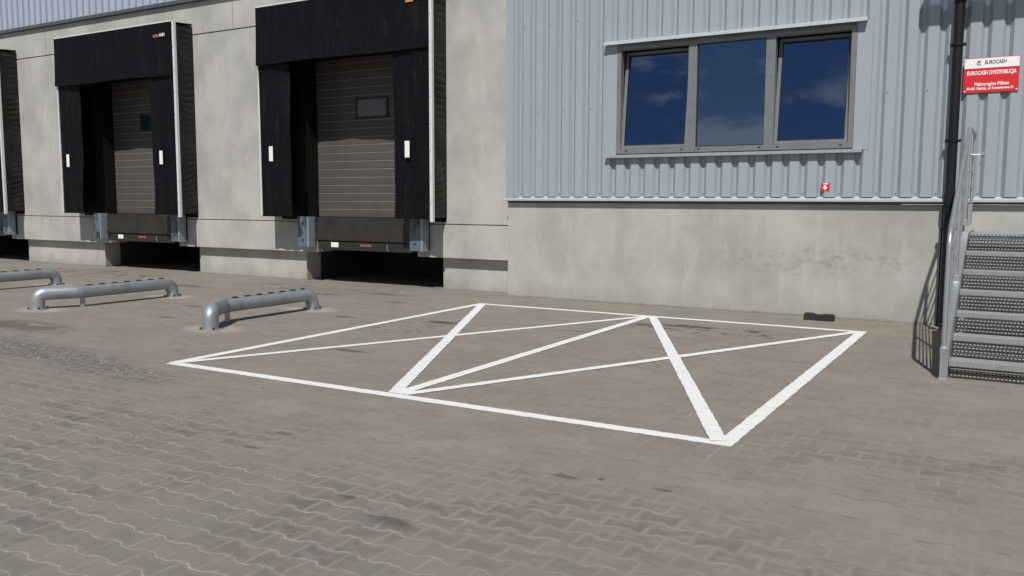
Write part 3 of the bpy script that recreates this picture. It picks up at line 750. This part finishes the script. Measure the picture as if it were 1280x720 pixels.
for a, b, tilt in panes:
    z0, z1 = WZ0 + .075, WZ1 - .06
    yb = fy0 + .035
    wdt = .05
    mb = MB()
    if tilt:
        mb.box(a, b, yb, yb + .05, z0, z0 + wdt, .004); mb.box(a, b, yb, yb + .05, z1 - wdt, z1, .004)
        mb.box(a, a + wdt, yb + .001, yb + .049, z0 + wdt - .004, z1 - wdt + .004, .004); mb.box(b - wdt, b, yb + .001, yb + .049, z0 + wdt - .004, z1 - wdt + .004, .004)
        ga, gb, gz0, gz1 = a + wdt, b - wdt, z0 + wdt, z1 - wdt
    else:
        mb.box(a, b, yb, yb + .03, z0, z0 + .015, .002); mb.box(a, b, yb, yb + .03, z1 - .015, z1, .002)
        mb.box(a, a + .012, yb, yb + .03, z0, z1); mb.box(b - .012, b, yb, yb + .03, z0, z1)
        ga, gb, gz0, gz1 = a + .01, b - .01, z0 + .012, z1 - .012
    me_s = mb.build('sash', 'frame' if tilt else 'gasket', win)
    gk = MB()
    if tilt:
        gk.box(ga - .002, gb + .002, yb - .002, yb + .02, gz0 - .002, gz0 + .012); gk.box(ga - .002, gb + .002, yb - .002, yb + .02, gz1 - .012, gz1 + .002)
        gk.box(ga - .002, ga + .012, yb - .001, yb + .02, gz0, gz1); gk.box(gb - .012, gb + .002, yb - .001, yb + .02, gz0, gz1)
        gk = gk.build('gasket', 'gasket', me_s)
    else: gk.bm.free(); gk = None
    gp = MB().box(ga, gb, yb + .008, yb + .014, gz0, gz1).build('pane', 'glass', me_s)
    if tilt:
        # bottom-hung sash leaning inward at the top
        wl = world_loc(win)
        Lw = Matrix.Translation(Vector((a, yb + .025, z0)) - wl); R = Matrix.Rotation(-math.radians(6.5), 4, 'X')
        for ob in (me_s, gk, gp): ob.data.transform(Lw @ R @ Lw.inverted())
# dark rebate behind the sashes
rb = MB()
rb.box(WX0 + .002, WX0 + .03, fy1, fy1 + .18, WZ0, WZ1); rb.box(WX1 - .03, WX1 - .002, fy1, fy1 + .18, WZ0, WZ1)
rb.box(WX0 + .03, WX1 - .03, fy1, fy1 + .18, WZ1 - .03, WZ1)
rb.build('reveal', 'frame', win)
MB().box(WX0 + .03, WX1 - .03, fy1, fy1 + .28, WZ0, WZ0 + .03).build('inner_sill', 'room', win)
# outer sill and head flashing
MB().prism([(CY + .08, WZ0 + .002), (CY - .075, WZ0 - .022), (CY - .078, WZ0 - .060), (CY - .070, WZ0 - .060), (CY - .066, WZ0 - .030), (CY + .08, WZ0 - .012)], 0, WX0 - .16, WX1 + .13).build('sill', 'sill', win)
MB().prism([(CY + .05, WZ1 + .10), (CY - .10, WZ1 + .065), (CY - .104, WZ1 + .022), (CY - .094, WZ1 + .022), (CY - .088, WZ1 + .052), (CY + .05, WZ1 + .085)], 0, WX0 - .19, WX1 + .13).build('head_flashing', 'flash', win)
MB().box(WX0 - .1, WX1 + .1, CY - .004, CY + .05, WZ1 + .0, WZ1 + .08).build('head_trim', 'frame', win)
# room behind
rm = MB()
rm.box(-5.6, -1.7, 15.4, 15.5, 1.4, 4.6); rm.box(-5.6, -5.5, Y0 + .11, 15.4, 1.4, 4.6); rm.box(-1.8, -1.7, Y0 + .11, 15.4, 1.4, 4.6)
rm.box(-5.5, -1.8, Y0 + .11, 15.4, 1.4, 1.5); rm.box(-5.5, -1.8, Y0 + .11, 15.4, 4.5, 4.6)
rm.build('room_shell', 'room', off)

# ------------------------------------------------------------------ downpipe
dp = thing('downpipe', (-.79, 12.12, 0), 'black rainwater downpipe on the corrugated wall beside the stairs', 'downpipe')
PX, PY = -.775, 12.13
MB().tube([(PX, PY, .06), (PX, PY, 9.0)], .057, 20).build('pipe', 'black_pipe', dp, smooth=True)
for z in (1.62, 4.1): MB().tube([(PX, PY, z - .07), (PX, PY, z + .07)], .068, 20).build('pipe_joint', 'black_pipe', dp, smooth=True)
for z in (1.25, 2.35, 3.52):
    mb = MB(); mb.tube([(PX, PY, z - .015), (PX, PY, z + .015)], .071, 20)
    mb.box(PX - .092, PX - .066, PY - .02, PY + .02, z - .018, z + .018, .003); mb.box(PX + .066, PX + .092, PY - .02, PY + .02, z - .018, z + .018, .003)
    mb.box(PX - .008, PX + .008, PY + .06, Y0 if z < 1.5 else CY + .02, z - .01, z + .01)
    mb.build('pipe_bracket', 'black_pipe', dp)

# ------------------------------------------------------------------ signs
sx0, sx1, sz0, sz1 = -.70, -.105, 2.935, 3.355; sy = CY - .012
sg = thing('company_sign', ((sx0 + sx1) / 2, sy, sz0), 'red and white company sign on the corrugated wall above the stairs', 'sign')
MB().box(sx0, sx1, sy - .006, sy, sz0, sz1, .002).build('board', 'red', sg)
MB().box(sx0 + .003, sx1 - .003, sy - .0085, sy - .0065, sz1 - .125, sz1 - .008).build('white_band', 'sign_white', sg)
cx = (sx0 + sx1) / 2
text('lettering', 'EUROCASH', 'ink', sg, cx + .04, sy - .0105, sz1 - .060, .062, .0014, .12, width=.235)
text('lettering', 'EUROCASH DYSTRYBUCJA', 'sign_white', sg, cx, sy - .0085, sz1 - .185, .066, .002, .12, width=.53)
text('lettering', 'Makroregion Północ', 'sign_white', sg, cx + .01, sy - .0085, sz0 + .100, .058, .0016, width=.37)
text('lettering', '80-601 Gdańsk, ul. Kontenerowa 21', 'sign_white', sg, cx - .005, sy - .0085, sz0 + .048, .045, .0013, width=.50)
lg = MB()
for (rad, a0, a1) in ((.024, 50, 320), (.011, -60, 200)):
    pts = [(cx - .135 + rad * math.cos(math.radians(a)), sy - .011, sz1 - .062 + rad * math.sin(math.radians(a))) for a in range(a0, a1 + 1, 15)]
    lg.tube(pts, .0035, 6)
lg.build('emblem', 'ink', sg)
for x in (sx0 + .02, sx1 - .02):
    for z in (sz0 + .02, sz1 - .02): MB().tube([(x, sy - .014, z), (x, sy - .006, z)], .009, 10).build('screw', 'sign_white', sg)
hs = thing('hydrant_sign', (-2.29, CY - .004, 1.735), 'small square red sign with a white arrow low on the corrugated wall', 'sign')
MB().box(-2.352, -2.238, CY - .006, CY - .001, 1.733, 1.845, .002).build('board', 'red', hs)
MB().prism([(-2.297, 1.745), (-2.262, 1.785), (-2.283, 1.785), (-2.283, 1.812), (-2.311, 1.812), (-2.311, 1.785), (-2.332, 1.785)], 1, CY - .0085, CY - .0065).build('arrow', 'sign_white', hs)
MB().box(-2.325, -2.262, CY - .0085, CY - .0065, 1.824, 1.838).build('caption_bar', 'sign_white', hs)

# ------------------------------------------------------------------ canopy above the stairs (out of frame, casts the band of shade)
cn = thing('door_canopy', (0, CY, 5.4), 'smoked canopy with a dark edge beam above the stairs', 'canopy')
cx0, cyf, cz = -.86, 11.10, 5.30
MB().box(cx0, 2.6, cyf, cyf + .05, cz, cz + .20, .004).build('edge_beam', 'flash_dark', cn)
MB().box(cx0, cx0 + .05, cyf + .052, CY - .002, cz + .02, cz + .18, .004).build('side_beam', 'flash_dark', cn)
MB().box(cx0 + .052, 2.6, cyf + .052, CY - .002, cz + .09, cz + .10).build('roof_sheet', 'canopy', cn)

# ------------------------------------------------------------------ stairs
st = thing('metal_staircase', (.1, 8.5, 0), 'galvanised steel stairs with open grating treads and handrail against the wall', 'stairs')
SXL, SXR = -.485, .80
TY, TZ, GO, RI = 8.62, .155, .375, .180      # first tread nosing
LY = TY + 6 * GO; LZ = TZ + 6 * RI           # landing edge
sl = RI / GO
def stringer(x0, x1, name='stringer'):
    mb = MB()
    yb = TY - .10
    pts = [(yb, 0.0), (yb + .16, 0.0), (LY + .06, LZ - .26), (LY + .06, LZ + .02), (LY - .04, LZ + .02), (yb, TZ + .13)]
    mb.prism(pts, 0, x0, x1); return mb
s1 = stringer(SXL - .012, SXL - .004).build('stringer', 'galv', st)
# flanges of the channel
fl = MB()
a = Vector((SXL - .035, TY - .10, TZ + .135)); b_ = Vector((SXL - .035, LY - .04, LZ + .025))
fl.bar(a, b_, .065, .010)
fl.bar((SXL - .035, TY - .105, .0), (SXL - .035, TY - .105, TZ + .135), .065, .010)
fl.bar((SXL - .035, TY + .06, .005), (SXL - .035, LY + .06, LZ - .265), .065, .010)
fl.build('stringer_flange', 'galv', st)
MB().box(SXL - .085, SXL + .01, TY - .13, TY + .02, .0, .012).build('foot_plate', 'galv', st)
stringer(SXR + .004, SXR + .012).build('stringer', 'galv', st)
fl = MB(); fl.bar((SXR + .035, TY - .10, TZ + .135), (SXR + .035, LY - .04, LZ + .025), .065, .010); fl.build('stringer_flange', 'galv', st)
def grating(x0, x1, y0, y1, z, mb, nb=None, cross=.033):
    # bearing bars along x, cross bars along y
    n = nb or int((y1 - y0) / .034)
    for i in range(1, n):
        y = y0 + (y1 - y0) * i / n; mb.box(x0, x1, y - .0025, y + .0025, z - .036, z)
    k = int((x1 - x0) / cross)
    for i in range(k):
        x = x0 + cross * (i + .5); mb.box(x - .003, x + .003, y0, y1, z - .008, z + .0015)
for k in range(6):
    y = TY + k * GO; z = TZ + k * RI
    mb = MB(); grating(SXL, SXR, y + .02, y + .285, z, mb, 8)
    mb.box(SXL, SXR, y + .285, y + .29, z - .03, z)
    for x in (SXL - .001, SXR - .005): mb.box(x, x + .006, y + .03, y + .285, z - .07, z + .001)
    tr_ = mb.build('tread', 'grate', st)
    rs = MB()  # added bars, coloured near-black for the darkness under the stairs
    for q in range(4):
        zz = z + .012 + q * .033
        rs.box(SXL, SXR, y + .300, y + .312, zz, zz + .019)
    for xx in (SXL, SXR - .012): rs.box(xx, xx + .012, y + .302, y + .316, z + .010, z + .135)
    nb_ = len(rs.bm.faces); th = rs
    for q in range(4):
        zz = z + .031 + q * .033; x = SXL + .012 + .008 * (q % 2)
        while x < SXR - .02: th.box(x, x + .019, y + .296, y + .3005, zz - .008, zz + .0015); x += .031
    rs.bm.faces.ensure_lookup_table()
    for f_ in rs.bm.faces[nb_:]: f_.material_index = 1
    rs = rs.build('riser', 'riser', tr_); rs.data.materials.append(M['grate'])
    MB().prism([(y - .018, z + .004), (y + .028, z + .004), (y + .028, z - .002), (y - .010, z - .004), (y - .010, z - .034), (y - .018, z - .034)], 0, SXL, SXR).build('nosing', 'galv', tr_)
mb = MB(); grating(SXL, SXR + 1.2, LY + .03, CY - .03, LZ, mb); ld = mb.build('landing', 'grate', st)
ed = MB(); ed.box(SXL, SXR + 1.2, LY - .012, LY - .002, LZ - .16, LZ + .004, .002); ed.box(SXL, SXR + 1.2, LY - .002, LY + .03, LZ - .004, LZ + .004)
ed.build('edge_plate', 'edge_steel', ld)
ed = MB()
for zz in (LZ - .005, LZ - .075):
    x = SXL + .02
    while x < SXR + 1.15: ed.box(x, x + .022, LY - .024, LY - .013, zz - .008, zz + .006); x += .036
ed.build('serration', 'grate', ld)
ed = MB(); ed.box(SXL - .014, SXL - .004, LY + .062, CY - .02, LZ - .16, LZ + .02, .002); ed.box(SXR + 1.2, SXR + 1.21, LY, CY - .02, LZ - .16, LZ + .02, .002); ed.build('side_plate', 'galv', ld)
rs = MB()
for q in range(3):
    rs.box(SXL, SXR, TY + .05, TY + .062, .012 + q * .04, .032 + q * .04)
for xx in (SXL, SXR - .012): rs.box(xx, xx + .012, TY + .052, TY + .066, .010, .115)
nb_ = len(rs.bm.faces); th = rs
for q in range(3):
    x = SXL + .012
    while x < SXR - .02: th.box(x, x + .019, TY + .046, TY + .0505, .024 + q * .04, .034 + q * .04); x += .031
rs.bm.faces.ensure_lookup_table()
for f_ in rs.bm.faces[nb_:]: f_.material_index = 1
rs = rs.build('riser', 'riser', st); rs.data.materials.append(M['grate'])
# support legs of the landing
for (x, y) in ((SXL - .03, LY + .15), (SXL - .03, 12.0), (SXR + 1.2, LY + .1), (SXR + 1.2, 12.0)):
    MB().box(x - .025, x + .025, y - .025, y + .025, 0, LZ - .05, .004).build('leg', 'galv', st)
# left railing
RX = SXL - .045; HR = 1.03
yb = TY - .06; rz = TZ + .13
post_r = .021
def slope(y, h): return TZ + .12 + (y - yb) * sl + h
pts = [(RX, yb, rz - .02)]
top_y = yb + .10; zt = slope(yb + .12, HR)
pts += [(RX, yb, zt - .22), (RX, yb + .004, zt - .15), (RX, yb + .02, zt - .09), (RX, yb + .06, zt - .045)]
pts += [(RX, yb + .12, zt), (RX, LY - .15, slope(LY - .15, HR)), (RX, LY - .02, slope(LY - .04, HR)), (RX, LY + .10, slope(LY - .01, HR)), (RX, 12.05, slope(LY, HR))]
MB().tube(pts, .0225, 14).build('handrail', 'galv', st, smooth=True)
for h in (.20, .38, .56, .74):
    MB().tube([(RX, yb + .012, slope(yb, h)), (RX, LY, slope(LY, h)), (RX, 12.05, slope(LY, h))], .008, 10).build('guard_rail', 'galv', st, smooth=True)
for y in (9.75, LY + .04, 12.03):
    yy = min(y, LY)
    MB().tube([(RX, y, slope(yy, -.05)), (RX, y, slope(yy, HR))], .019, 12).build('post', 'galv', st, smooth=True)
for y in (yb, 9.75, LY + .04):
    yy = min(y, LY)
    MB().box(RX - .03, RX + .03, y - .03, y + .03, slope(yy, -.055), slope(yy, .012), .004).build('post_bracket', 'galv', st)
# latch gear on the landing rail
lt = MB(); lz = slope(LY, .56)
lt.tube([(RX, 11.2, 2.13), (RX + .13, 11.2, 2.13)], .007, 8); lt.tube([(RX + .13, 11.17, 2.14), (RX + .13, 11.23, 2.14)], .022, 10)
lt.tube([(RX + .13, 11.2, 2.13), (RX + .105, 11.2, 2.05), (RX + .10, 11.2, 2.00)], .009, 8)
lt.build('latch', 'galv', st)
MB().box(RX + .02, RX + .055, LY + .01, LY + .05, LZ + .10, LZ + .33, .004).build('post_plate', 'galv', st)
# right railing (outside the picture, same build)
RX2 = SXR + .05
MB().tube([(RX2 - 0 + (p[0] - RX), p[1], p[2]) for p in pts], .0225, 14).build('handrail', 'galv', st, smooth=True)
for h in (.20, .38, .56, .74):
    MB().tube([(RX2, yb + .012, slope(yb, h)), (RX2, LY, slope(LY, h))], .0105, 10).build('guard_rail', 'galv', st, smooth=True)

# ------------------------------------------------------------------ wheel guides
def make_guide(far, near, bend, label, mid=True):
    """far/near: points on the ground of the two feet; bend: direction in which the near elbow turns out"""
    far = Vector((far[0], far[1], 0)); near = Vector((near[0], near[1], 0))
    g_ = thing('wheel_guide', ((far.x + near.x) / 2, (far.y + near.y) / 2, 0), label, 'wheel guide', 'tube wheel guides in front of the docks')
    R = .096; H = .225; rb_ = .155
    kx = far.x
    # path: foot -> elbow -> straight run along y -> elbow -> foot
    pts = []
    fy = far.y
    pts.append((far.x, fy, .0)); pts.append((far.x, fy, H - rb_))
    for k in range(1, 9):
        a = k / 8 * PI / 2
        pts.append((far.x, fy - rb_ * (1 - math.cos(a)), H - rb_ + rb_ * math.sin(a)))
    # joint where the near piece turns outwards
    jy = near.y + .48; jx = far.x
    pts.append((jx, jy + .05, H)); j = Vector((jx, jy, H)); pts.append(tuple(j))
    out = (Vector((near.x, near.y, H)) - j); L = out.length; out.normalize(); rn = .105
    pts.append(tuple(j + out * .04)); st_ = L - rn
    pts.append(tuple(j + out * st_))
    for k in range(1, 9):
        a = k / 8 * PI / 2
        q = j + out * (st_ + rn * math.sin(a)); pts.append((q.x, q.y, H - rn * (1 - math.cos(a))))
    pts.append((near.x, near.y, 0))
    MB().tube(pts, R, 24).build('guide_tube', 'galv_guide', g_, smooth=True)
    # striped tape on the top
    tp = MB(); y0, y1 = jy + .05, fy - rb_ - .02; n = 5
    for i in range(n):
        a0 = PI / 2 - .5 + i * 1.0 / n; a1 = a0 + 1.0 / n; r_ = R + .003
        vs = [tp.bm.verts.new((jx + r_ * math.cos(a), yy, H + r_ * math.sin(a))) for a, yy in ((a0, y0), (a1, y0), (a1, y1), (a0, y1))]
        tp.bm.faces.new(vs)
    tp.build('striped_tape', 'hazard', g_)
    # mid support post
    MB().tube([(jx, jy + .06, 0), (jx, jy + .06, H - R * .6)], .036, 14).build('support_post', 'galv_guide', g_, smooth=True)
    for (px, py) in ((far.x, far.y), (near.x, near.y)):
        fp = MB(); fp.tube([(px, py, 0), (px, py, .01)], .142, 24); fp = fp.build('foot_plate', 'galv_guide', g_)
        for k in range(4):
            a = PI / 4 + k * PI / 2 + .35
            MB().tube([(px + .122 * math.cos(a), py + .122 * math.sin(a), .010), (px + .122 * math.cos(a), py + .122 * math.sin(a), .035)], .013, 6).build('bolt', 'dark_steel', fp)
    return g_
make_guide((-8.86, 9.28), (-8.54, 7.17), 1, 'grey galvanised tube wheel guide nearest the white painted lines')
make_guide((-11.98, 9.30), (-12.22, 7.18), -1, 'grey galvanised tube wheel guide in the middle, its bent end towards the left')
make_guide((-15.40, 9.42), (-15.08, 7.30), 1, 'grey tube wheel guide cut off by the left edge of the picture')
make_guide((-18.4, 9.42), (-18.62, 7.30), -1, 'grey tube wheel guide beyond the left edge of the picture') if False else None

# ------------------------------------------------------------------ black rubber block at the wall
rbk = MB()
rbk.prism([(-2.45, 0.0), (-2.07, 0.0), (-2.065, .03), (-2.075, .085), (-2.215, .088), (-2.225, .068), (-2.31, .068), (-2.335, .09), (-2.445, .092), (-2.455, .05)], 1, 11.93, 12.06)
bmesh.ops.bevel(rbk.bm, geom=list(rbk.bm.edges), offset=.006, segments=2, affect='EDGES')
o = rbk.build('rubber_block', 'rubber', origin=(-2.26, 12.0, 0)); tag(o, 'notched black rubber block lying on the ground against the concrete wall', 'block')

# ------------------------------------------------------------------ loose chips (nobody could count them)
def chips(n, fn, smin, smax, name, mt):
    mb = MB(); rnd = random.Random(len(name) + n)
    for _ in range(n):
        x, y = fn(rnd); s = rnd.uniform(smin, smax) * rnd.uniform(.6, 1)
        vs = [mb.bm.verts.new((x + s * rnd.uniform(.6, 1.2) * math.cos(a + rnd.uniform(-.3, .3)), y + s * rnd.uniform(.6, 1.2) * math.sin(a), rnd.uniform(-.001, s * .3))) for a in (0, 1.6, 3.1, 4.7)]
        tp_ = mb.bm.verts.new((x, y, s * rnd.uniform(.5, .9)))
        for i in range(4): mb.bm.faces.new([vs[i], vs[(i + 1) % 4], tp_])
    o = mb.build(name, mt); return tag(o, kind='stuff')
def band(rnd):
    t_ = rnd.random(); x = -10.4 + t_ * 3.6 + rnd.gauss(0, .15)
    return x, 5.28 - .12 * (x + 10.4) * .8 + rnd.gauss(0, .12)
o = chips(650, band, .004, .013, 'gravel', 'gravel'); o['label'] = 'strip of loose dark gravel left of the white lines'
o = chips(110, band, .004, .014, 'gravel', 'gravel_pale'); o['label'] = 'pale stone chips scattered among the dark gravel'
def anyw(rnd): return rnd.uniform(-9, 1), rnd.choice([rnd.uniform(2.2, 6.5), rnd.uniform(2.5, 12)])
o = chips(260, anyw, .003, .009, 'grit', 'gravel'); o['label'] = 'dark grit scattered over the pavers'
o = chips(110, anyw, .003, .008, 'grit', 'gravel_pale'); o['label'] = 'pale grit scattered over the pavers'
def foot(rnd):
    x = rnd.uniform(-7.3, 0); return x, 12.28 - abs(rnd.gauss(0, .03))
o = chips(420, foot, .004, .013, 'grit', 'gravel'); o['label'] = 'grit gathered at the foot of the concrete wall'

# ------------------------------------------------------------------ light
to_sun = Vector((.33, -.98, 1.30)).normalized()
el = math.asin(to_sun.z); az = math.atan2(to_sun.x, to_sun.y)
sun = bpy.data.lights.new('sun', 'SUN'); so = bpy.data.objects.new('sun', sun); C.objects.link(so)
sun.energy = 4.45; sun.angle = math.radians(.53); sun.color = (1.0, .955, .89)
so.rotation_euler = (-to_sun).to_track_quat('-Z', 'Y').to_euler(); so.location = (0, 0, 30)
w = bpy.data.worlds.new('World'); sc.world = w; w.use_nodes = True; t = NT(w.node_tree)
bg = t.n['Background']; sky = t.node('ShaderNodeTexSky'); sky.sky_type = 'NISHITA'; sky.sun_disc = False
sky.sun_elevation = el; sky.sun_rotation = az; sky.air_density = 1.0; sky.dust_density = .4; sky.ozone_density = 3.0
tc = t.node('ShaderNodeTexCoord').outputs['Generated']
n1 = t.noise(tc, 5.5, 8, .6, (1, 1, 2.2), .4, off=(1.3, .2, .35))
x, y, z = t.sep(tc)
low = t.m('ADD', t.ramp(z, .10, .20, .45, 0), .55)
k = t.m('MULTIPLY', t.ramp(t.m('ADD', n1, t.ramp(z, .04, .20, .15, 0)), .53, .66), low)
col = t.mix(k, sky.outputs[0], (15, 13.5, 11.5))
t.l.new(col, bg.inputs[0]); bg.inputs[1].default_value = .057

# ------------------------------------------------------------------ render settings
sc.view_settings.view_transform = 'Standard'; sc.view_settings.look = 'None'
sc.view_settings.exposure = 0.0; sc.view_settings.gamma = 1.0
sc.render.resolution_x = 1024; sc.render.resolution_y = 576
sc.render.engine = 'CYCLES'
